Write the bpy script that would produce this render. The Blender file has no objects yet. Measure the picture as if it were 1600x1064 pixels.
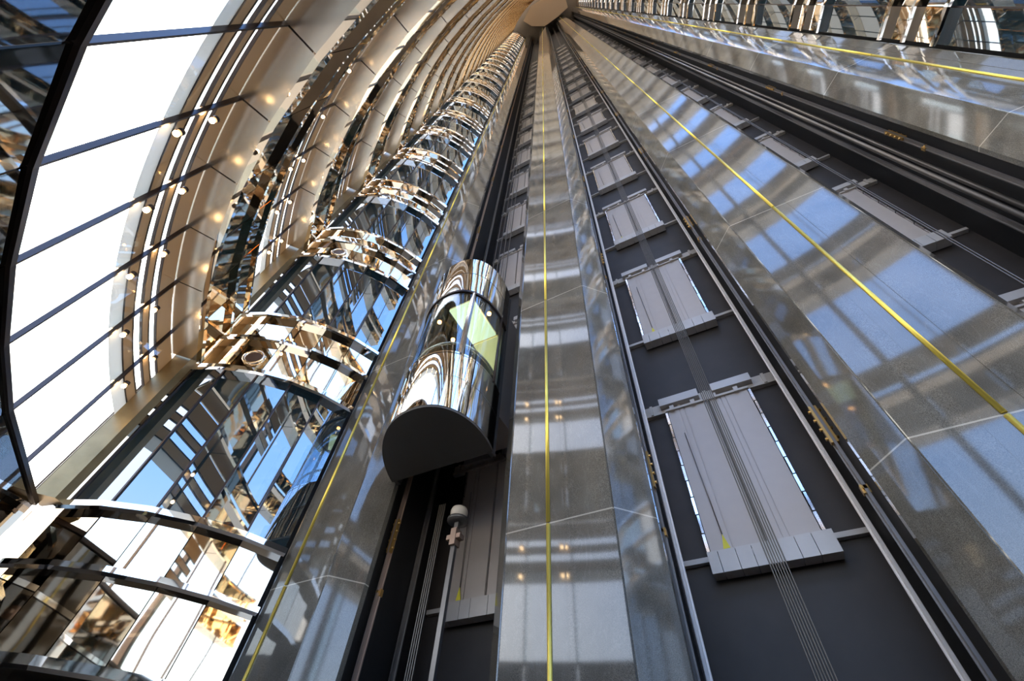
import bpy, math, random
from mathutils import Vector, Matrix
random.seed(7)
sc = bpy.context.scene
col = sc.collection
PI = math.pi

# ------------------------------------------------------------------ materials
def nodes_of(name):
    m = bpy.data.materials.new(name); m.use_nodes = True
    nt = m.node_tree; nt.nodes.clear()
    out = nt.nodes.new('ShaderNodeOutputMaterial')
    return m, nt, out

def principled(name, color, rough=0.5, metal=0.0, spec=0.5, bump=None, vary=0.0, vary_scale=8.0, emit=None, estr=0.0, ior=1.5):
    m, nt, out = nodes_of(name)
    b = nt.nodes.new('ShaderNodeBsdfPrincipled')
    b.inputs['Base Color'].default_value = (*color, 1)
    b.inputs['Roughness'].default_value = rough
    b.inputs['Metallic'].default_value = metal
    b.inputs['Specular IOR Level'].default_value = spec
    b.inputs['IOR'].default_value = ior
    tc = nt.nodes.new('ShaderNodeTexCoord')
    if vary:
        n = nt.nodes.new('ShaderNodeTexNoise'); n.inputs['Scale'].default_value = vary_scale
        n.inputs['Detail'].default_value = 4
        nt.links.new(tc.outputs['Object'], n.inputs['Vector'])
        r = nt.nodes.new('ShaderNodeMapRange')
        r.inputs['To Min'].default_value = 1 - vary; r.inputs['To Max'].default_value = 1 + vary
        nt.links.new(n.outputs['Fac'], r.inputs['Value'])
        mx = nt.nodes.new('ShaderNodeVectorMath'); mx.operation = 'SCALE'
        mx.inputs[0].default_value = color
        nt.links.new(r.outputs['Result'], mx.inputs['Scale'])
        nt.links.new(mx.outputs['Vector'], b.inputs['Base Color'])
    if bump:
        scale, strength, dist = bump
        n2 = nt.nodes.new('ShaderNodeTexNoise'); n2.inputs['Scale'].default_value = scale
        n2.inputs['Detail'].default_value = 1.0
        nt.links.new(tc.outputs['Object'], n2.inputs['Vector'])
        bp = nt.nodes.new('ShaderNodeBump'); bp.inputs['Strength'].default_value = strength
        bp.inputs['Distance'].default_value = dist
        nt.links.new(n2.outputs['Fac'], bp.inputs['Height'])
        nt.links.new(bp.outputs['Normal'], b.inputs['Normal'])
    if emit:
        b.inputs['Emission Color'].default_value = (*emit, 1)
        b.inputs['Emission Strength'].default_value = estr
    nt.links.new(b.outputs['BSDF'], out.inputs['Surface'])
    return m

def granite_mat():
    m, nt, out = nodes_of('polished_granite')
    b = nt.nodes.new('ShaderNodeBsdfPrincipled')
    tc = nt.nodes.new('ShaderNodeTexCoord')
    n1 = nt.nodes.new('ShaderNodeTexNoise'); n1.inputs['Scale'].default_value = 210; n1.inputs['Detail'].default_value = 3
    n2 = nt.nodes.new('ShaderNodeTexNoise'); n2.inputs['Scale'].default_value = 1.6; n2.inputs['Detail'].default_value = 6
    mp = nt.nodes.new('ShaderNodeMapping'); mp.inputs['Scale'].default_value = (3.0, 3.0, 0.8); mp.inputs['Rotation'].default_value = (0.2, 0.5, 0)
    n3 = nt.nodes.new('ShaderNodeTexNoise'); n3.inputs['Scale'].default_value = 2.0; n3.inputs['Detail'].default_value = 8; n3.inputs['Distortion'].default_value = 1.4
    nt.links.new(tc.outputs['Object'], n1.inputs['Vector']); nt.links.new(tc.outputs['Object'], n2.inputs['Vector'])
    nt.links.new(tc.outputs['Object'], mp.inputs['Vector']); nt.links.new(mp.outputs['Vector'], n3.inputs['Vector'])
    cr = nt.nodes.new('ShaderNodeValToRGB')
    e = cr.color_ramp.elements
    e[0].position = .32; e[0].color = (.060, .054, .045, 1); e[1].position = .70; e[1].color = (.22, .20, .168, 1)
    nt.links.new(n1.outputs['Fac'], cr.inputs['Fac'])
    mr = nt.nodes.new('ShaderNodeMapRange'); mr.inputs['From Min'].default_value = .3; mr.inputs['From Max'].default_value = .7
    mr.inputs['To Min'].default_value = .72; mr.inputs['To Max'].default_value = 1.25
    nt.links.new(n2.outputs['Fac'], mr.inputs['Value'])
    vr = nt.nodes.new('ShaderNodeValToRGB'); ve = vr.color_ramp.elements
    ve[0].position = .485; ve[0].color = (0, 0, 0, 1); ve[1].position = .50; ve[1].color = (.028, .027, .024, 1)
    x = vr.color_ramp.elements.new(.515); x.color = (0, 0, 0, 1)
    nt.links.new(n3.outputs['Fac'], vr.inputs['Fac'])
    sc_ = nt.nodes.new('ShaderNodeVectorMath'); sc_.operation = 'SCALE'
    nt.links.new(cr.outputs['Color'], sc_.inputs[0]); nt.links.new(mr.outputs['Result'], sc_.inputs['Scale'])
    ad = nt.nodes.new('ShaderNodeVectorMath'); ad.operation = 'ADD'
    nt.links.new(sc_.outputs['Vector'], ad.inputs[0]); nt.links.new(vr.outputs['Color'], ad.inputs[1])
    # pale caulked joint every storey
    sp = nt.nodes.new('ShaderNodeSeparateXYZ'); nt.links.new(tc.outputs['Object'], sp.inputs['Vector'])
    a1 = nt.nodes.new('ShaderNodeMath'); a1.operation = 'SUBTRACT'; a1.inputs[1].default_value = 3.74
    nt.links.new(sp.outputs['Z'], a1.inputs[0])
    a2 = nt.nodes.new('ShaderNodeMath'); a2.operation = 'PINGPONG'; a2.inputs[1].default_value = 2.0
    nt.links.new(a1.outputs[0], a2.inputs[0])
    a3 = nt.nodes.new('ShaderNodeMath'); a3.operation = 'LESS_THAN'; a3.inputs[1].default_value = .007
    nt.links.new(a2.outputs[0], a3.inputs[0])
    mix = nt.nodes.new('ShaderNodeMix'); mix.data_type = 'RGBA'
    nt.links.new(a3.outputs[0], mix.inputs[0]); nt.links.new(ad.outputs['Vector'], mix.inputs[6]); mix.inputs[7].default_value = (.42, .38, .32, 1)
    nt.links.new(mix.outputs[2], b.inputs['Base Color'])
    b.inputs['Roughness'].default_value = .06
    b.inputs['IOR'].default_value = 1.75
    nt.links.new(b.outputs['BSDF'], out.inputs['Surface'])
    return m

def schlick(nt, f0, f90=1.0):
    """reflectance of a thin pane: same from both sides"""
    g = nt.nodes.new('ShaderNodeNewGeometry'); d = nt.nodes.new('ShaderNodeVectorMath'); d.operation = 'DOT_PRODUCT'
    nt.links.new(g.outputs['Normal'], d.inputs[0]); nt.links.new(g.outputs['Incoming'], d.inputs[1])
    ab = nt.nodes.new('ShaderNodeMath'); ab.operation = 'ABSOLUTE'; nt.links.new(d.outputs['Value'], ab.inputs[0])
    om = nt.nodes.new('ShaderNodeMath'); om.operation = 'SUBTRACT'; om.inputs[0].default_value = 1; nt.links.new(ab.outputs[0], om.inputs[1])
    pw = nt.nodes.new('ShaderNodeMath'); pw.operation = 'POWER'; pw.inputs[1].default_value = 5; nt.links.new(om.outputs[0], pw.inputs[0])
    mr = nt.nodes.new('ShaderNodeMapRange'); mr.inputs['To Min'].default_value = f0; mr.inputs['To Max'].default_value = f90
    nt.links.new(pw.outputs[0], mr.inputs['Value'])
    return mr.outputs['Result']

def clear_glass(name, tint=(.96, .98, 1.0), base=.04, f90=1.0):
    m, nt, out = nodes_of(name)
    tr = nt.nodes.new('ShaderNodeBsdfTransparent'); tr.inputs['Color'].default_value = (*tint, 1)
    gl = nt.nodes.new('ShaderNodeBsdfGlossy'); gl.inputs['Roughness'].default_value = .01
    gl.inputs['Color'].default_value = (.95, .96, 1, 1)
    mx = nt.nodes.new('ShaderNodeMixShader')
    nt.links.new(schlick(nt, base, f90), mx.inputs['Fac']); nt.links.new(tr.outputs[0], mx.inputs[1]); nt.links.new(gl.outputs[0], mx.inputs[2])
    nt.links.new(mx.outputs[0], out.inputs['Surface'])
    return m

def translucent(name, color, through):
    m, nt, out = nodes_of(name)
    di = nt.nodes.new('ShaderNodeBsdfDiffuse'); di.inputs['Color'].default_value = (*color, 1)
    tl = nt.nodes.new('ShaderNodeBsdfTranslucent'); tl.inputs['Color'].default_value = (*color, 1)
    mx = nt.nodes.new('ShaderNodeMixShader'); mx.inputs['Fac'].default_value = through
    nt.links.new(di.outputs[0], mx.inputs[1]); nt.links.new(tl.outputs[0], mx.inputs[2]); nt.links.new(mx.outputs[0], out.inputs['Surface'])
    return m

def mirror_glass(name, refl, deep, minfac=.45, bump=None, rough=.015):
    m, nt, out = nodes_of(name)
    di = nt.nodes.new('ShaderNodeBsdfDiffuse'); di.inputs['Color'].default_value = (*deep, 1)
    gl = nt.nodes.new('ShaderNodeBsdfGlossy'); gl.inputs['Roughness'].default_value = rough
    gl.inputs['Color'].default_value = (*refl, 1)
    mx = nt.nodes.new('ShaderNodeMixShader')
    nt.links.new(schlick(nt, minfac, .9), mx.inputs['Fac']); nt.links.new(di.outputs[0], mx.inputs[1]); nt.links.new(gl.outputs[0], mx.inputs[2])
    if bump:
        tc = nt.nodes.new('ShaderNodeTexCoord')
        n2 = nt.nodes.new('ShaderNodeTexNoise'); n2.inputs['Scale'].default_value = bump[0]; n2.inputs['Detail'].default_value = .5
        nt.links.new(tc.outputs['Object'], n2.inputs['Vector'])
        bp = nt.nodes.new('ShaderNodeBump'); bp.inputs['Strength'].default_value = bump[1]; bp.inputs['Distance'].default_value = bump[2]
        nt.links.new(n2.outputs['Fac'], bp.inputs['Height']); nt.links.new(bp.outputs['Normal'], gl.inputs['Normal'])
    nt.links.new(mx.outputs[0], out.inputs['Surface'])
    return m

M = dict(
    granite=granite_mat(),
    brass=principled('polished_brass', (.84, .66, .13), .34, .8),
    charcoal=principled('charcoal_board', (.036, .029, .027), .55, vary=.35, vary_scale=3),
    black=principled('shaft_black', (.012, .011, .012), .6, vary=.3, vary_scale=2),
    door=principled('grey_door_enamel', (.48, .43, .40), .38, .15, vary=.05),
    sill=principled('pale_grey_steel', (.52, .49, .47), .35, .2, vary=.08),
    header=principled('zinc_header', (.50, .45, .40), .4, .2, vary=.12),
    bright=principled('bright_aluminium', (.9, .9, .92), .12, 1.0),
    rail=principled('machined_rail_steel', (.74, .70, .68), .35, .25, vary=.08, vary_scale=20),
    darkrail=principled('dark_rail_steel', (.22, .20, .19), .35, .6, vary=.1),
    rope=principled('wire_rope_steel', (.15, .13, .11), .4, .8, vary=.25, vary_scale=90),
    chrome=principled('polished_chrome', (.90, .88, .86), .03, 1.0, bump=(1.3, .12, .05)),
    gold=principled('gold_mirror_panel', (.80, .57, .33), .03, 1.0, bump=(.8, .10, .06)),
    palegold=principled('champagne_mirror_panel', (.95, .80, .61), .025, 1.0, bump=(.8, .11, .06)),
    beige=principled('beige_soffit_enamel', (.84, .77, .66), .20, .8, bump=(.6, .06, .05)),
    shade=translucent('tan_shade_cloth', (.60, .45, .29), .35),
    light_screen=translucent('added_tan_light_screen', (.62, .56, .47), .48),  # added sheet that dims the daylight entering high up
    paleshade=translucent('pale_shade_cloth', (.80, .80, .78), .5),
    cornertrim=principled('satin_gold_trim', (.27, .19, .09), .34, .55, vary=.35, vary_scale=5),
    bronze=principled('dark_bronze_trim', (.06, .045, .042), .3, .7),
    darkmirror=principled('dark_bronze_mirror', (.26, .245, .23), .03, 1.0, bump=(.7, .1, .06)),
    bayglass=mirror_glass('blue_tinted_bay_glass', (.84, .92, 1.0), (.010, .024, .034), .28, bump=(.5, .06, .05)),
    clear=clear_glass('clear_facade_glass'),
    fin=clear_glass('pale_green_glass_fin', (.90, .96, .97), .03, .25),
    carglass=clear_glass('clear_car_glass', (.80, .88, .92), .10),
    under=principled('car_underside_paint', (.085, .078, .072), .5, vary=.12, vary_scale=2),
    cab=principled('car_grey_side', (.15, .145, .145), .35, .5),
    cabin=principled('cabin_bronze_mirror', (.72, .60, .42), .06, 1.0),
    panel_light=principled('lit_ceiling_diffuser', (.9, .95, .7), .5, emit=(.92, 1.0, .55), estr=.95),
    lamp=principled('warm_lamp_lens', (1, .8, .5), .3, emit=(1.0, .66, .32), estr=24),
    redlamp=principled('amber_lamp_lens', (1, .6, .3), .3, emit=(1.0, .42, .12), estr=14),
    coollamp=principled('cool_skylight_panel', (.8, .95, 1), .4, emit=(.75, .95, 1.0), estr=1.3),
    yellow=principled('yellow_release_tag', (.80, .72, .05), .5),
    cap=principled('beige_plaster', (.50, .36, .23), .6, emit=(1.0, .72, .5), estr=.0),
    ceil=principled('grey_ceiling_board', (.20, .17, .14), .5, vary=.3, vary_scale=.3),
    floor=principled('polished_floor_stone', (.34, .29, .23), .12, vary=.2, vary_scale=1.5),
    ground=principled('pale_paving', (.62, .52, .40), .8, vary=.1, vary_scale=.2),
    vent=principled('vent_recess', (.13, .075, .05), .35, .6),
    clipbrass=principled('weathered_brass', (.52, .31, .10), .35, .75),
    copper=principled('oiled_copper_rail', (.44, .32, .26), .35, .5),
    cream=principled('cream_buffer_plastic', (.72, .66, .58), .45),
)

# ------------------------------------------------------------------ helpers
class MB:
    def __init__(s): s.v = []; s.f = []; s.sm = []
    def add(s, v, f, smooth=False):
        o = len(s.v); s.v += [tuple(p) for p in v]; s.f += [tuple(i + o for i in q) for q in f]; s.sm += [smooth] * len(f); return s
    def box(s, x0, x1, y0, y1, z0, z1):
        return s.add([(x0, y0, z0), (x1, y0, z0), (x1, y1, z0), (x0, y1, z0), (x0, y0, z1), (x1, y0, z1), (x1, y1, z1), (x0, y1, z1)],
                     [(0, 3, 2, 1), (4, 5, 6, 7), (0, 1, 5, 4), (1, 2, 6, 5), (2, 3, 7, 6), (3, 0, 4, 7)])
    def prism(s, pts, z0, z1, caps=True, smooth=False):
        n = len(pts)
        v = [(x, y, z0) for x, y in pts] + [(x, y, z1) for x, y in pts]
        s.add(v, [(i, (i + 1) % n, n + (i + 1) % n, n + i) for i in range(n)], smooth)
        if caps:
            o = len(s.v) - 2 * n
            s.f += [tuple(o + i for i in reversed(range(n))), tuple(o + n + i for i in range(n))]; s.sm += [False, False]
        return s
    def tube(s, a, b, r, n=8, caps=True):
        a = Vector(a); b = Vector(b); d = (b - a).normalized()
        u = d.orthogonal().normalized(); w = d.cross(u)
        v = []
        for p in (a, b):
            for i in range(n):
                t = 2 * PI * i / n; v.append(p + u * math.cos(t) * r + w * math.sin(t) * r)
        s.add(v, [(i, (i + 1) % n, n + (i + 1) % n, n + i) for i in range(n)], True)
        if caps:
            o = len(s.v) - 2 * n
            s.f += [tuple(o + i for i in reversed(range(n))), tuple(o + n + i for i in range(n))]; s.sm += [False, False]
        return s
    def lathe(s, c, prof, n=20, axis='z'):
        v = []; f = []
        for r, h in prof:
            for i in range(n):
                t = 2 * PI * i / n
                v.append((c[0] + r * math.cos(t), c[1] + r * math.sin(t), c[2] + h))
        for k in range(len(prof) - 1):
            for i in range(n):
                f.append((k * n + i, k * n + (i + 1) % n, (k + 1) * n + (i + 1) % n, (k + 1) * n + i))
        s.add(v, f, True); o = len(s.v) - len(v)
        s.f += [tuple(o + i for i in reversed(range(n))), tuple(o + (len(prof) - 1) * n + i for i in range(n))]; s.sm += [False, False]
        return s
    def sweep(s, path, prof, closed=True, caps=True, smooth=False):
        """path: list of (x, y, nx, ny) plan points with outward normals; prof: list of (offset, z)."""
        m = len(prof); v = []; f = []
        for x, y, nx, ny in path:
            for o, z in prof: v.append((x + nx * o, y + ny * o, z))
        for k in range(len(path) - 1):
            for i in range(m if closed else m - 1):
                j = (i + 1) % m
                f.append((k * m + i, k * m + j, (k + 1) * m + j, (k + 1) * m + i))
        s.add(v, f, smooth)
        if caps and closed:
            o = len(s.v) - len(v)
            s.f += [tuple(o + i for i in reversed(range(m))), tuple(o + (len(path) - 1) * m + i for i in range(m))]; s.sm += [False, False]
        return s
    def build(s, name, mat, parent=None, loc=(0, 0, 0)):
        me = bpy.data.meshes.new(name); me.from_pydata(s.v, [], s.f); me.materials.append(M[mat])
        me.polygons.foreach_set('use_smooth', s.sm); me.update()
        o = bpy.data.objects.new(name, me); col.objects.link(o); o.location = loc
        if parent: o.parent = parent
        return o

def fix_normals(o):
    import bmesh
    bm = bmesh.new(); bm.from_mesh(o.data); bmesh.ops.recalc_face_normals(bm, faces=bm.faces); bm.to_mesh(o.data); bm.free(); return o

def tag(o, label, cat, group=None, kind=None):
    o['label'] = label; o['category'] = cat
    if group: o['group'] = group
    if kind: o['kind'] = kind
    return o
def structure(o, label=None, cat=None):
    o['kind'] = 'structure'
    if label: o['label'] = label; o['category'] = cat
    return o
def thing(name, label, cat, loc=(0, 0, 0), group=None):
    o = bpy.data.objects.new(name, None); o.empty_display_size = .2; col.objects.link(o); o.location = loc
    return tag(o, label, cat, group)
def copy_tree(root, loc, label=None, group=None, skip=()):
    r = root.copy(); col.objects.link(r); r.location = loc
    if label: r['label'] = label
    if group: r['group'] = group
    for ch in list(root.children):
        if ch.name.split('.')[0] in skip: continue
        c = ch.copy(); col.objects.link(c); c.parent = r
        for g in ch.children:
            d = g.copy(); col.objects.link(d); d.parent = c
    return r

ORD = ['ground', 'first', 'second', 'third', 'fourth', 'fifth', 'sixth', 'seventh', 'eighth', 'ninth', 'tenth', 'eleventh', 'twelfth',
       'thirteenth', 'fourteenth', 'fifteenth', 'sixteenth', 'seventeenth', 'eighteenth', 'nineteenth', 'twentieth', 'twenty-first',
       'twenty-second', 'twenty-third', 'twenty-fourth', 'twenty-fifth', 'twenty-sixth']
FH = 4.0            # storey height
NF = 26             # storeys
TOP = 106.0
YF = 3.61           # granite face
YW = 5.35           # door wall
C1, C2, C3 = -3.29, .142, 3.45      # shaft centres
SH = {1: ('left', C1), 2: ('middle', C2), 3: ('right', C3)}

# ------------------------------------------------------------------ setting: floor, ceiling, shaft walls
fl = MB().box(-14, 14, -3, 6.2, -.2, 0).build('floor', 'floor'); structure(fl)
gr = MB().box(-250, 250, -250, 250, -.6, -.35).build('ground', 'ground'); structure(gr)
ce = MB().box(-14, 14, -4, 8, TOP + 1.2, TOP + 1.6).build('ceiling', 'ceil'); structure(ce)
wb = MB().box(-5.9, 6.2, YW, YW + .2, 0, TOP + 1.2).build('wall_back', 'charcoal'); structure(wb)
for nm, x0, x1 in (('wall_far_left', -5.75, C1 - 1.0), ('wall_between_left', C1 + 1.0, C2 - .98), ('wall_between_right', C2 + .99, C3 - .98), ('wall_far_right', C3 + .98, 6.0)):
    structure(MB().box(x0, x1, 3.99, YW, 0, TOP + 1.2).build(nm, 'black'))

# ------------------------------------------------------------------ granite piers with brass strips
def pier(xle, xl, xb, xr, xre, label):
    """plan outline: chamfer end left, front left, brass, front right, chamfer end right"""
    t = thing('granite_pier', label, 'pier', (xb, YF, 0), 'polished granite piers')
    g = .009
    def groove(x, y): return [(x - g, y), (x - g * .3, y + .014), (x + g * .3, y + .014), (x + g, y)]
    w = .165
    pts = [(xle, 3.99), (xle, 3.92), (xl, YF + .006), (xl + g, YF + .014), (xl + 2 * g, YF + .006), (xb - w, YF + .001), (xb - w, YF), (xb + w, YF), (xb + w, YF - .003),
           (xr - 2 * g, YF - .007), (xr - g, YF + .006), (xr, YF - .004), (xre, 3.92), (xre, 3.99)]
    pts = [(x - xb, y - YF) for x, y in pts]
    fix_normals(MB().prism(pts, 0, TOP + 1.18).build('stone_cladding', 'granite', t))
    b = MB()
    n = 9
    for k in range(27):
        z0 = 3.74 + 4 * (k - 1) + .012; z1 = z0 + 4 - .024
        z0 = max(z0, .0); z1 = min(z1, TOP)
        pr = [(.021 * math.cos(PI * i / (n - 1)), -.024 * math.sin(PI * i / (n - 1))) for i in range(n)]
        b.prism(pr, z0, z1, smooth=True)
    fix_normals(b.build('brass_strip', 'brass', t))['label'] = 'polished brass strip running up the face'
    return t
pier(-5.335, -5.30, -5.04, -4.376, -4.098, 'grey granite pier with brass strip between left glass bay and lift car shaft')
pier(-2.34, -2.099, -1.64, -.986, -.688, 'grey granite pier with brass strip, just right of the lift car')
pier(1.03, 1.285, 1.89, 2.54, 2.80, 'grey granite pier with brass strip between middle and right lift shafts')
pier(4.30, 4.58, 5.16, 5.55, 5.58, 'grey granite pier in the upper right corner, beyond the right shaft')

# ------------------------------------------------------------------ landing doors
def landing_door(c, label):
    t = thing('landing_door', label, 'lift door', (c, YW, FH), 'lift landing doors')
    def part(name, mat, mb): return mb.build(name, mat, t)
    for x0, x1 in ((-.575, -.012), (.012, .535)):
        b = MB().box(x0, x1, -.085, -.06, .03, 2.16); w = x1 - x0; cuts = [0, .30, .42, 1]
        for i in range(3): b.box(x0 + w * cuts[i] + .005, x0 + w * cuts[i + 1] - .005, -.10, -.084, .03, 2.16)
        part('door_panel', 'door', b)
    for x0, x1 in ((-.612, -.58), (.54, .572)):
        b = MB()
        for i in range(9): b.box(x0 + (.006 if i % 2 else 0), x1, -.125, 0, .02 + i * .237, .02 + i * .237 + .222)
        part('edge_strip', 'bright', b)
    b = MB().box(-.92, .92, -.07, 0, 2.20, 2.26).box(-.92, .92, -.05, 0, 2.28, 2.40)
    for x in (-.8, -.4, 0, .4, .8): b.box(x - .02, x + .02, -.085, 0, 2.21, 2.39)
    part('header_beam', 'header', b)
    b = MB().box(-.66, -.09, -.16, -.04, 2.27, 2.41).box(.09, .64, -.16, -.04, 2.27, 2.41)
    part('track_cover', 'sill', b)
    b = MB().box(-.60, .56, -.13, -.05, 2.165, 2.20)
    for x in (-.5, -.2, .1, .4): b.box(x - .03, x + .03, -.15, -.05, 2.15, 2.235)
    part('door_hanger', 'header', b)
    b = MB().box(-.93, .93, -.07, 0, -.045, .012)
    part('sill_bar', 'sill', b)
    b = MB()
    xs = [-.615, -.50, -.32, -.16, .10, .26, .42, .615]
    for i in range(7): b.box(xs[i] + .003, xs[i + 1] - .003, -.19, -.03, -.235, .0)
    part('sill_apron', 'sill', b)
    part('release_cord', 'darkrail', MB().tube((-.40, -.125, .2), (-.44, -.125, 1.7), .006, 5))
    b = MB().add([(-.435, -.122, .03), (-.36, -.122, .03), (-.40, -.122, .20), (-.435, -.135, .03), (-.36, -.135, .03), (-.40, -.135, .20)],
                 [(0, 1, 2), (5, 4, 3), (0, 3, 4, 1), (1, 4, 5, 2), (2, 5, 3, 0)])
    fix_normals(part('release_tag', 'yellow', b))['label'] = 'small yellow triangular tag'
    return t
proto = None
for s in (2, 1, 3):
    nm, c = SH[s]
    for k in range(1, 18):
        if s == 3 and k == 1: pass
        lab = f'grey steel lift door in the {nm} shaft, {ORD[k]} storey up from the bottom'
        if proto is None: proto = landing_door(c, lab)
        else: copy_tree(proto, (c, YW, FH * k), lab, skip=() if k < 9 else ('release_cord', 'release_tag'))

# ------------------------------------------------------------------ guide rails, ropes
def trail(c, sx, y, label, mat='rail', joints=False, w=.05, name='guide_rail'):
    """T-section rail; sx = side of the shaft it stands on"""
    x = c + sx
    sgn = 1 if sx < 0 else -1
    t = thing(name, label, 'lift guide rail', (x, y, 0), 'lift guide rails')
    b = MB().box(-.012, .012, -w, 0, 0, TOP).box(-w * .46, w * .46, 0, .014, 0, TOP)
    fix_normals(b.build('rail_profile', mat, t))
    k = 0
    if joints:
        z = joints
        while z < 70:
            j = MB().box(-.034, -.013, -.05, -.005, z, z + .46).box(.013, .034, -.05, -.005, z, z + .46)
            for i in range(4):
                j.tube((-.055, -.028, z + .06 + i * .115), (.055, -.028, z + .06 + i * .115), .017, 6)
            fix_normals(j.build('rail_joint', 'clipbrass', t)); k += 1
            j2 = MB().box(-.03, .03, -.02, .03, z - .52, z - .44).tube((0, -.05, z - .48), (0, .02, z - .48), .02, 6)
            fix_normals(j2.build('rail_clip', 'clipbrass', t))
            z += 5.0
    return t
for s in (1, 2, 3):
    nm, c = SH[s]
    for sx, side in ((-.855, 'left'), (.855, 'right')):
        if s == 1 and side == 'right' or s == 3 and side == 'left': continue
        trail(c, sx, 4.81, f'pale steel guide rail along the {side} side of the {nm} lift shaft, near the doors', 'rail' if s == 2 else 'darkrail', w=.06)
        trail(c, sx * (1.0 if s != 1 else .98), 4.22, f'dark steel guide rail with brass joints at the front {side} of the {nm} shaft', 'copper' if s == 1 else 'darkrail', joints=4.25)

def rope(x, y, z0, z1, r, label, group):
    o = MB().tube((0, 0, 0), (0, 0, z1 - z0), r, 6, caps=False).build('hoist_rope', 'rope', None, (x, y, z0))
    return tag(o, label, 'wire rope', group)
for i in range(7):
    rope(C2 - .065 + i * .0215, 4.5 + (.012 if i % 2 else 0), .02, TOP - 2, .0062, 'one of the parallel steel hoist ropes down the middle lift shaft', 'hoist ropes of the middle shaft')
for i in range(4):
    rope(C1 - .22 + i * .14, 4.45, 8.885, TOP - 2, .012, 'one of the steel hoist ropes rising above the lift car', 'hoist ropes above the car')
for i in range(4):
    rope(C1 - .36 + i * .03, 4.42, .02, 4.95, .009, 'one of the steel ropes hanging under the lift car', 'ropes under the car')
for i in range(2):
    rope(C3 - .02 + i * .03, 4.45, .02, TOP - 2, .009, 'one of the thin steel hoist ropes in the right lift shaft', 'hoist ropes of the right shaft')
for x, y, lab in ((C3 + .70, 4.45, 'dark steel conduit pipe up the right lift shaft, between rope and rail'), (C3 + .98 - .06, 4.55, 'dark steel conduit pipe against the far wall of the right lift shaft')):
    o = MB().tube((0, 0, 0), (0, 0, TOP - 1), .035, 8).build('conduit_pipe', 'darkrail', None, (x, y, .0)); tag(o, lab, 'pipe')

# buffer post under the car
t = thing('buffer_post', 'grey post with round cream cap standing right under the lift car', 'buffer post', (-3.30, 4.42, 0))
MB().box(-.03, .03, -.025, .025, 0, 4.62).build('post', 'cab', t)
MB().lathe((0, 0, 4.66), [(.05, 0), (.11, .03), (.115, .10), (.10, .14), (.06, .15)], 20).build('cap', 'cream', t)['label'] = 'round cream cap'
MB().lathe((0, 0, 4.60), [(.07, 0), (.14, .01), (.14, .05), (.06, .06)], 20).build('cap_plate', 'cab', t)
MB().box(-.10, .10, -.05, .05, 4.36, 4.42).box(-.04, .04, -.06, .06, 4.28, 4.50).build('bracket', 'copper', t)

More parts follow.
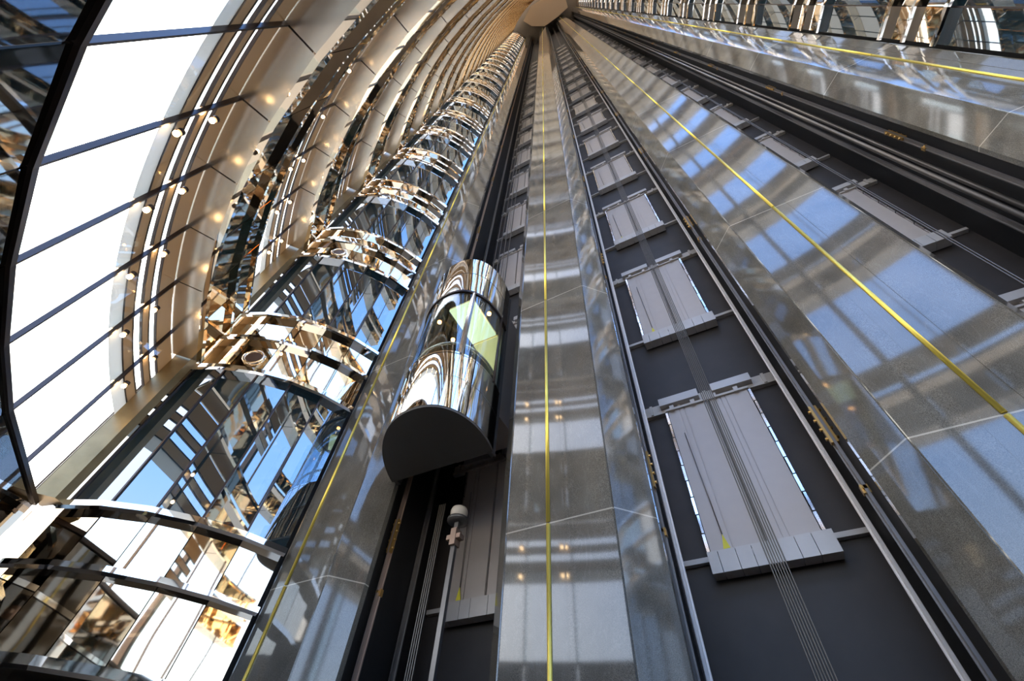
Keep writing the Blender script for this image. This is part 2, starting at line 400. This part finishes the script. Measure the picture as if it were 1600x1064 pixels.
# ------------------------------------------------------------------ lift car
def car():
    X0, YB = -3.31, 3.86
    def D(sa=1.0, sb=1.0, n=40):
        p = []
        for i in range(n + 1):
            a = PI - PI * i / n
            dy = 1.06 * sb * math.sin(a)
            x = .80 * sa * math.copysign(abs(math.cos(a)) ** .92, math.cos(a)); p.append((x + .27 * dy / 1.06, -dy))
        return p
    ZB, ZS, ZC, ZH, ZG, ZT = 5.11, 5.66, 6.13, 6.47, 7.72, 8.89
    t = thing('lift_car', 'chrome and glass half-round lift car hanging in the left shaft', 'lift car', (X0, YB, ZB))
    def z(v): return v - ZB
    out = D(); inn = D(.965, .97)
    def shell(name, z0, z1, mat, o=out, i=inn, smooth=True):
        n = len(o); b = MB()
        v = [(x, y, z0) for x, y in o] + [(x, y, z1) for x, y in o] + [(x, y, z1) for x, y in i] + [(x, y, z0) for x, y in i]
        f = []
        for k in range(n - 1):
            f += [(k, k + 1, n + k + 1, n + k), (n + k, n + k + 1, 2 * n + k + 1, 2 * n + k), (2 * n + k, 2 * n + k + 1, 3 * n + k + 1, 3 * n + k), (3 * n + k, 3 * n + k + 1, k + 1, k)]
        b.add(v, f, smooth)
        ob = b.build(name, mat, t); fix_normals(ob)
        md = ob.modifiers.new('es', 'EDGE_SPLIT'); md.split_angle = math.radians(40)
        return ob
    shell('lower_shell', 0.0, z(ZS) - .004, 'chrome')['label'] = 'mirror chrome lower skirt'
    shell('upper_skirt', z(ZS) + .004, z(ZC), 'chrome')
    shell('seam_band', z(ZS) - .006, z(ZS) + .006, 'cab', D(.995, .995), D(.96, .96))
    shell('glass_screen', z(ZC), z(ZG), 'carglass', D(.99, .99), D(.978, .978))
    shell('top_shell', z(ZG) + .05, z(ZT), 'chrome')
    shell('upper_rim', z(ZG), z(ZG) + .05, 'bronze', D(1.008, 1.008), D(.95, .95))
    shell('top_seam', z(8.35), z(8.35) + .01, 'bronze', D(1.002, 1.002), D(.96, .96))
    shell('lower_rim', z(ZC) - .015, z(ZC) + .015, 'chrome', D(1.006, 1.006), D(.95, .95))
    # handrail: bent tube
    h = D(.90, .90, 30); b = MB()
    for k in range(len(h) - 1): b.tube((*h[k], z(ZH)), (*h[k + 1], z(ZH)), .022, 8, caps=False)
    b.build('handrail', 'palegold', t)['label'] = 'curved champagne metal handrail'
    # plates
    def plate(name, z0, z1, mat, outline): return fix_normals(MB().prism(outline, z0, z1).build(name, mat, t))
    plate('underside', -.03, .012, 'under', D(.992, .992))['label'] = 'dark flat underside'
    plate('cabin_floor', z(ZC) - .10, z(ZC) - .05, 'cab', D(.94, .94))
    plate('cabin_ceiling', z(ZG) + .0, z(ZG) + .04, 'cabin', D(.94, .94))
    plate('roof', z(ZT) - .06, z(ZT) - .02, 'cab', D(.94, .94))
    lp = MB().box(-3.17 - X0, -2.70 - X0, 3.065 - YB, 3.84 - YB, z(ZG) - .035, z(ZG) - .002).build('light_panel', 'panel_light', t); lp['label'] = 'glowing yellow-green ceiling panel'
    for x, y in ((-2.60, 3.42), (-3.45, 3.62), (-3.46, 3.2)):
        MB().lathe((x - X0, y - YB, z(ZG) - .02), [(.02, 0), (.035, .004), (.035, .02)], 12).build('downlight', 'redlamp', t)
    # rear cab box
    b = MB().box(-.765, .765, .0, .03, .0, z(ZT) - .02)
    b.build('rear_wall', 'cabin', t)
    b = MB().box(-.60, .58, .04, 1.08, 1.02, z(ZT) - .06)
    b.build('rear_cab', 'door', t)
    for sx in (-.745, .745):
        MB().box(sx - .03, sx + .03, -.06, .10, -.02, z(ZT)).build('side_post', 'cab', t)
    # chrome mullion in the glass and black end frames
    a = out[27]; MB().box(a[0] - .03, a[0] + .03, a[1] - .005, a[1] + .05, z(ZC), z(ZG)).build('glass_mullion', 'bright', t)
    for q in (out[3], out[-4]):
        MB().tube((q[0], q[1], z(ZC)), (q[0], q[1], z(ZG)), .02, 8).build('glass_frame', 'bronze', t)
    return t
car()

# ------------------------------------------------------------------ curved outer facade
FC = (.323, 10.157); FR = 11.456
A0, A1 = -132.0, -52.5
AB = -129.8          # the bands stop short of the bay
AS = -94.0          # the shades cover the left part only
DA = 4.80
angs = [-112.8 + DA * i for i in range(-4, 14)]
angs = [a for a in angs if A0 < a < A1]
def fp(a, off=0.0):
    """plan point on the facade, offset inward by off"""
    c, s = math.cos(math.radians(a)), math.sin(math.radians(a))
    return (FC[0] + (FR - off) * c, FC[1] + (FR - off) * s)
full = [A0] + angs + [A1]
def fpath(al):
    return [(*fp(a), -math.cos(math.radians(a)), -math.sin(math.radians(a))) for a in al]
bandal = [AB] + angs[1:] + [A1]
path = fpath(bandal)
G0, G1 = 4.14, 6.62          # glass from / to on each storey (abs. height of the lowest)

def facade_window(n, closed=False):
    w = bpy.data.objects.new(f'window_{n}', None); col.objects.link(w); structure(w)
    g = MB()
    for i in range(len(full) - 1):
        g.sweep(fpath(full[i:i + 2]), [(0, G0), (0, G1)], closed=False)
    if closed:
        g.build('light_screen', 'light_screen', w)  # sheets added on upper storeys to cut the sky to soft tan light
        for a in angs:
            x, y = fp(a, .02); c, s = math.cos(math.radians(a)), math.sin(math.radians(a))
            pts = [(x - c * d - s * e * .02, y - s * d + c * e * .02) for d, e in ((-.01, -1), (-.01, 1), (.02, 1), (.02, -1))]
            fix_normals(MB().prism(pts, G0, G1).build('mullion', 'bronze', w))
        return w
    g.build('glazing', 'clear', w)
    for a in angs:
        x, y = fp(a); c, s = math.cos(math.radians(a)), math.sin(math.radians(a))
        b = MB(); hw, d0, d1 = .011, -.025, .02
        pts = [(x - c * d - s * e * hw, y - s * d + c * e * hw) for d, e in ((d0, -1), (d0, 1), (d1, 1), (d1, -1))]
        fix_normals(b.prism(pts, G0, G1).build('mullion', 'bronze', w))
        pts = [(x - c * d - s * e * .008, y - s * d + c * e * .008) for d, e in ((-.30, -1), (-.30, 1), (-.055, 1), (-.055, -1))]
        fix_normals(MB().prism(pts, G0, G1).build('glass_fin', 'fin', w))
    # curved sunshades just outside the glass
    sp = fpath([A0 + (AS - A0) * i / 30 for i in range(31)])
    for name, mat, q0, q1 in (('shade_cloth', 'paleshade', 5.40, 5.62), ('shade_band', 'shade', 5.63, 5.80), ('shade_band', 'shade', 5.98, 6.10), ('shade_band', 'shade', 6.27, 6.60)):
        MB().sweep(sp, [(-.030, q0), (-.027, q0), (-.027, q1), (-.030, q1)]).build(name, mat, w)
    for q0 in (5.625, 5.81, 5.97, 6.11, 6.26):
        MB().sweep(sp, [(-.05, q0 - .009), (-.02, q0 - .009), (-.02, q0 + .009), (-.05, q0 + .009)]).build('shade_rail', 'bronze', w)
    return w
fwin = facade_window(1)
fwin['label'] = 'tall bright curved window wall on the left, lowest storey'; fwin['category'] = 'window'
def facade_band(k):
    OV = .36
    t = thing('facade_band', 'x', 'facade band', (0, 0, FH * k), 'mirrored bands of the window wall')
    z0, z1 = G1 - 4, G0       # storey below glass
    b = MB()
    for i in range(len(bandal) - 1):
        b.sweep(fpath([bandal[i] + .05, bandal[i + 1] - .05]), [(-.05, z0), (OV, z0), (OV, z0 + .03), (-.05, z0 + .03)])
    b.build('soffit', 'beige', t)
    MB().sweep(path, [(-.05, z0 + .035), (OV - .06, z0 + .035), (OV - .06, z0 + .06), (-.05, z0 + .06)]).build('backing', 'bronze', t)
    mid = z0 + .83
    b = MB()
    for i in range(len(bandal) - 1):
        sl = .02 if bandal[i] < -100 else .20
        b.sweep(fpath([bandal[i] + .04, bandal[i + 1] - .04]), [(OV - .05, z0 + .04), (OV, z0 + .04), (OV, mid - sl), (OV - .05, mid - sl)])
        b.sweep(fpath([bandal[i] + .04, bandal[i + 1] - .04]), [(OV - .05, mid + sl), (OV - .02, mid + sl), (OV - .02, z1 - .04), (OV - .05, z1 - .04)])
    b.build('mirror_panels', 'darkmirror' if k == 0 else 'gold', t)
    MB().sweep(path, [(0, mid - .05), (OV + .06, mid - .05), (OV + .06, mid + .03), (0, mid + .03)]).build('middle_ledge', 'palegold', t)
    MB().sweep(path, [(-.05, z1 - .06), (OV + .02, z1 - .06), (OV + .02, z1), (-.05, z1)]).build('upper_ledge', 'palegold', t)
    MB().sweep(path, [(OV - .02, z0 - .02), (OV + .05, z0 - .02), (OV + .05, z0 + .07), (OV - .02, z0 + .07)]).build('lower_ledge', 'palegold', t)
    return t
fb = facade_band(1)
fb['label'] = 'gold mirrored band overhanging the bright window wall, first above it'
for k in range(2, NF):
    copy_tree(fb, (0, 0, FH * k), f'gold mirrored band of the left window wall, {ORD[k]} band up')
fclosed = facade_window(8, True); fclosed.location = (0, 0, FH * 7); fclosed['category'] = 'window'
fclosed['label'] = 'curved window wall on the left, storey seventh above the lowest, added tan light screens'
for k in range(1, NF):
    if k == 7: continue
    w = copy_tree(fwin if k < 7 else fclosed, (0, 0, FH * k)); w.name = f'window_{k + 1}'
    w['label'] = f'curved window wall on the left, storey {ORD[k]} above the lowest' + ('' if k < 7 else ', added tan light screens')
# flush dark band under the lowest window
t = thing('facade_band', 'dark mirrored band under the tall bright window, upper left corner', 'facade band', (0, 0, 0), 'mirrored bands of the window wall')
b = MB(); lowal = [-131.0] + angs[1:] + [A1]
for i in range(len(lowal) - 1):
    for z0, z1 in ((1.32, 2.60), (2.64, 3.43), (3.47, 4.09)):
        b.sweep(fpath([lowal[i] + .05, lowal[i + 1] - .05]), [(-.05, z0), (-.005, z0), (-.005, z1), (-.05, z1)])
b.build('mirror_panels', 'darkmirror', t)
MB().sweep(fpath(lowal), [(-.05, 4.09), (.025, 4.09), (.025, 4.14), (-.05, 4.14)]).build('upper_ledge', 'bronze', t)
MB().sweep(fpath(lowal), [(-.05, 3.42), (.02, 3.42), (.02, 3.48), (-.05, 3.48)]).build('middle_ledge', 'chrome', t)
MB().sweep(fpath(lowal), [(-.05, 2.59), (.02, 2.59), (.02, 2.65), (-.05, 2.65)]).build('lower_ledge', 'chrome', t)

# dark base wall below the lowest band and posts outside the glass
structure(fix_normals(MB().sweep(fpath([-131.6] + angs[1:] + [A1]), [(-.10, 0), (-.02, 0), (-.02, 1.30), (-.10, 1.30)]).build('wall_front', 'black')))
for i, a in enumerate((-103.2, -93.6, -84.0, -74.4, -64.8)):
    c, s_ = math.cos(math.radians(a)), math.sin(math.radians(a)); x, y = fp(a)
    pts = [(c * d - s_ * e_, s_ * d + c * e_) for d, e_ in ((.32, -.06), (.32, .06), (.46, .06), (.46, -.06))]
    o = fix_normals(MB().prism(pts, -.35, TOP).build('facade_post', 'bronze', None, (x, y, 0)))
    tag(o, ('dark post outside the bright window wall, topmost on the left edge of the photo', 'dark outside post mirrored in the pier right of the lift car',
            'dark outside post of the window wall straight behind the viewer', 'dark outside post mirrored in the pier between middle and right shafts', 'dark outside post of the window wall nearest the right bay')[i], 'post')

# spot lamps along the window wall
n = 0
proto_l = None
for k in range(0, 2):
    for i, a in enumerate(angs):
        if a > -104: continue
        for row, (zz, off) in enumerate(((5.50, .06), (6.05, .06))):
            x, y = fp(a - .5, off)
            where = ('lower', 'upper')[row]
            lab = f'small warm spotlight in the {where} row, {ORD[i + 1]} mullion from the glass bay, {("lowest", "second", "third")[k]} storey'
            if proto_l is None:
                proto_l = thing('spotlight', lab, 'spotlight', (x, y, zz + FH * k), 'spotlights on the window wall')
                MB().lathe((0, 0, 0), [(.012, -.026), (.024, -.017), (.028, 0), (.024, .017), (.012, .026)], 10).build('lens', 'lamp', proto_l)
                MB().lathe((0, 0, .03), [(.034, 0), (.034, .05), (.015, .06)], 10).build('housing', 'bronze', proto_l)
            else: copy_tree(proto_l, (x, y, zz + FH * k), lab)

# ------------------------------------------------------------------ drum shaped glass bays
DR = 2.724
def bay(cx, cy, mirror, side):
    sg = -1 if mirror else 1
    def P(a): return (sg * math.cos(math.radians(a)), math.sin(math.radians(a)))
    def bp(al): return [(DR * P(a)[0], DR * P(a)[1], *P(a)) for a in al]
    step = 11.0
    ms = [-26.9 - step * i for i in range(11)]
    lim0, lim1 = -16.2, -132
    al = [lim0] + [m for m in ms if m > lim1] + [lim1]
    pth = bp(al); fine = bp([lim0 + (lim1 - lim0) * i / 44 for i in range(45)])
    # window storey
    w = bpy.data.objects.new('window_100', None); col.objects.link(w); structure(w); w.location = (cx, cy, 0)
    for i in range(len(al) - 1):
        fix_normals(MB().sweep(bp([al[i], al[i + 1]]), [(-.04, G0), (0, G0), (0, G1), (-.04, G1)]).build('glass_pane', 'bayglass', w))
    for m in al[1:-1]:
        c, s = P(m); b = MB(); x, y = DR * c, DR * s
        pts = [(x + c * d - s * e * .012, y + s * d + c * e * .012) for d, e in ((-.03, -1), (-.03, 1), (.022, 1), (.022, -1))]
        fix_normals(b.prism(pts, G0, G1).build('mullion', 'bronze', w))
    # spandrel band
    t = thing('bay_band', 'x', 'bay band', (cx, cy, FH), f'mirrored bands of the {side} glass bay')
    z0, zm, z1 = G1 - 4, 3.45, G0
    for i in range(len(al) - 1):
        p = bp([al[i] - .12, al[i + 1] + .12])
        b = MB().sweep(p, [(-.05, z0 + .02), (0, z0 + .02), (0, zm - .02), (-.05, zm - .02)]).sweep(p, [(-.05, zm + .02), (0, zm + .02), (0, z1 - .02), (-.05, z1 - .02)])
        fix_normals(b.build('mirror_panel', 'palegold', t))
    for name, zc, pr, h in (('lower_ledge', z0, .13, .11), ('middle_ledge', zm, .11, .09), ('upper_ledge', z1, .12, .10)):
        b = MB().sweep(pth, [(-.02, zc - h / 2), (pr - .03, zc - h / 2), (pr, zc - h / 2 + .03), (pr, zc + h / 2), (-.02, zc + h / 2)])
        fix_normals(b.build(name, 'chrome', t))
    for a0, zc in ((al[3] + al[4]) / 2, zm - .41), ((al[7] + al[8]) / 2, zm - .41):
        c, s = P(a0); rr = DR * math.cos(math.radians(step / 2)) + .004
        b = MB(); b2 = MB(); N = 24
        def ring(r, d): return [((rr + d) * c - s * r * math.cos(2 * PI * i / N), (rr + d) * s + c * r * math.cos(2 * PI * i / N), zc + r * math.sin(2 * PI * i / N)) for i in range(N)]
        rings = [ring(.175, 0), ring(.175, .02), ring(.14, .03), ring(.125, .012), ring(.125, -.0)]
        v = sum(rings, [])
        b.add(v, [(k * N + i, k * N + (i + 1) % N, (k + 1) * N + (i + 1) % N, (k + 1) * N + i) for k in range(4) for i in range(N)], True)
        ro = fix_normals(b.build('round_vent', 'palegold', t))
        fix_normals(b2.add(ring(.128, .006), [tuple(range(N))]).build('vent_grille', 'vent', ro))
    return w, t
BAYS = [(-7.924, 4.318, False, 'left'), (8.2, 4.318, True, 'right')]
wn = 40
for cx, cy, mir, side in BAYS:
    w, t = bay(cx, cy, mir, side)
    w.name = f'window_{wn}'; w['label'] = f'blue glass storey of the curved {side} bay, lowest in view'; w['category'] = 'window'
    t['label'] = f'mirrored metal band with ledges around the {side} glass bay, first above the lowest blue glass'
    for k in range(1, NF):
        wn += 1
        c = copy_tree(w, (cx, cy, FH * k)); c.name = f'window_{wn}'
        c['label'] = f'blue glass storey of the curved {side} bay, {ORD[k]} above the lowest'
    for k in list(range(0, 1)) + list(range(2, NF)):
        lab = f'mirrored metal band with ledges around the {side} glass bay, {ORD[k]} band up' if k else f'mirrored metal band with ledges around the {side} glass bay, under the lowest blue glass'
        copy_tree(t, (cx, cy, FH * k), lab, skip=('round_vent',) if (k > 5 or k == 0) else ())
    # solid core behind the glass of the bay and base below it
    core = MB().prism([(cx + (DR - .12) * math.cos(2 * PI * i / 40), cy + (DR - .12) * math.sin(2 * PI * i / 40)) for i in range(40)], 0, TOP + 1.2)
    structure(fix_normals(core.build('wall_bay_' + side, 'black')))
    wn += 1

# gold corner strip where the window wall meets the left bay
o = fix_normals(MB().prism([fp(-131.5, 0), fp(-130.05, 0), fp(-130.05, .22), fp(-130.55, .28)], G0, TOP + 1.18).build('trim_1', 'cornertrim')); structure(o)

# ------------------------------------------------------------------ top of the atrium
cap = MB().prism([(-4.2, 1.0), (-3.2, 2.4), (-1.15, 3.5), (1.7, 3.3), (3.7, 2.9), (3.9, 1.2), (1.5, -.3), (-2, -.3)], TOP - 4, TOP + 1.2)
o = fix_normals(cap.build('ceiling_canopy', 'cap')); tag(o, 'pale beige canopy high up where the piers converge', 'canopy')
for i, (px, py) in enumerate(((-9.6, .9), (-8.9, .3), (-7.4, 1.0))):
    o = MB().box(-.25, .25, -1.0, 1.0, -.03, .03).build('ceiling_light', 'coollamp', None, (px, py - 1.4, TOP + 1.1))
    tag(o, 'small cool white slot light near the top of the atrium', 'ceiling light', 'slot lights in the ceiling')

# ------------------------------------------------------------------ sky
w = bpy.data.worlds.new('sky'); sc.world = w; w.use_nodes = True
nt = w.node_tree; nt.nodes.clear()
out = nt.nodes.new('ShaderNodeOutputWorld'); bg = nt.nodes.new('ShaderNodeBackground')
tc = nt.nodes.new('ShaderNodeTexCoord'); sp = nt.nodes.new('ShaderNodeSeparateXYZ')
nt.links.new(tc.outputs['Generated'], sp.inputs[0])
cr = nt.nodes.new('ShaderNodeValToRGB'); e = cr.color_ramp.elements
e[0].position = 0.0; e[0].color = (1.1, .93, .72, 1); e[1].position = .92; e[1].color = (.20, .42, .95, 1)
q = e.new(.22); q.color = (.58, .71, .88, 1)
q = e.new(.50); q.color = (.29, .52, 1.0, 1)
nt.links.new(sp.outputs['Z'], cr.inputs['Fac'])
# pale haze towards the sun side (-X)
dp = nt.nodes.new('ShaderNodeVectorMath'); dp.operation = 'DOT_PRODUCT'
nt.links.new(tc.outputs['Generated'], dp.inputs[0]); dp.inputs[1].default_value = Vector((-.85, -.1, .5)).normalized()
mr = nt.nodes.new('ShaderNodeMapRange'); mr.inputs['From Min'].default_value = .38; mr.inputs['From Max'].default_value = .92
mr.inputs['To Min'].default_value = 0; mr.inputs['To Max'].default_value = 1.0
nt.links.new(dp.outputs['Value'], mr.inputs['Value'])
mx = nt.nodes.new('ShaderNodeMix'); mx.data_type = 'RGBA'
nt.links.new(mr.outputs['Result'], mx.inputs[0]); nt.links.new(cr.outputs['Color'], mx.inputs[6]); mx.inputs[7].default_value = (1.42, 1.34, 1.20, 1)
nt.links.new(mx.outputs[2], bg.inputs['Color']); bg.inputs['Strength'].default_value = 3.4
nt.links.new(bg.outputs[0], out.inputs['Surface'])

# ------------------------------------------------------------------ camera
cd = bpy.data.cameras.new('camera'); cam = bpy.data.objects.new('camera', cd); col.objects.link(cam)
R = Matrix(((0.88551147, -0.34298354, -0.3134194), (0.4616236, 0.72593459, 0.50982607), (0.05266004, -0.59613863, 0.8011527)))
# columns of R are image right, image down, forward in world axes
right = R.col[0]; down = R.col[1]; fwd = R.col[2]
mw = Matrix((( right[0], -down[0], -fwd[0], 0), (right[1], -down[1], -fwd[1], 0), (right[2], -down[2], -fwd[2], 1.3), (0, 0, 0, 1)))
cam.matrix_world = mw
cd.sensor_fit = 'HORIZONTAL'; cd.sensor_width = 36; cd.lens = 712 / 1600 * 36
cd.clip_start = .05; cd.clip_end = 600
sc.camera = cam
sc.view_settings.view_transform = 'Standard'; sc.view_settings.look = 'None'; sc.view_settings.gamma = 1; sc.view_settings.use_curve_mapping = False
sc.view_settings.exposure = 0.5
cy = sc.cycles
cy.max_bounces = 10; cy.glossy_bounces = 6; cy.diffuse_bounces = 4; cy.transparent_max_bounces = 24; cy.transmission_bounces = 6
cy.caustics_reflective = True; cy.sample_clamp_indirect = 6; cy.blur_glossy = .2
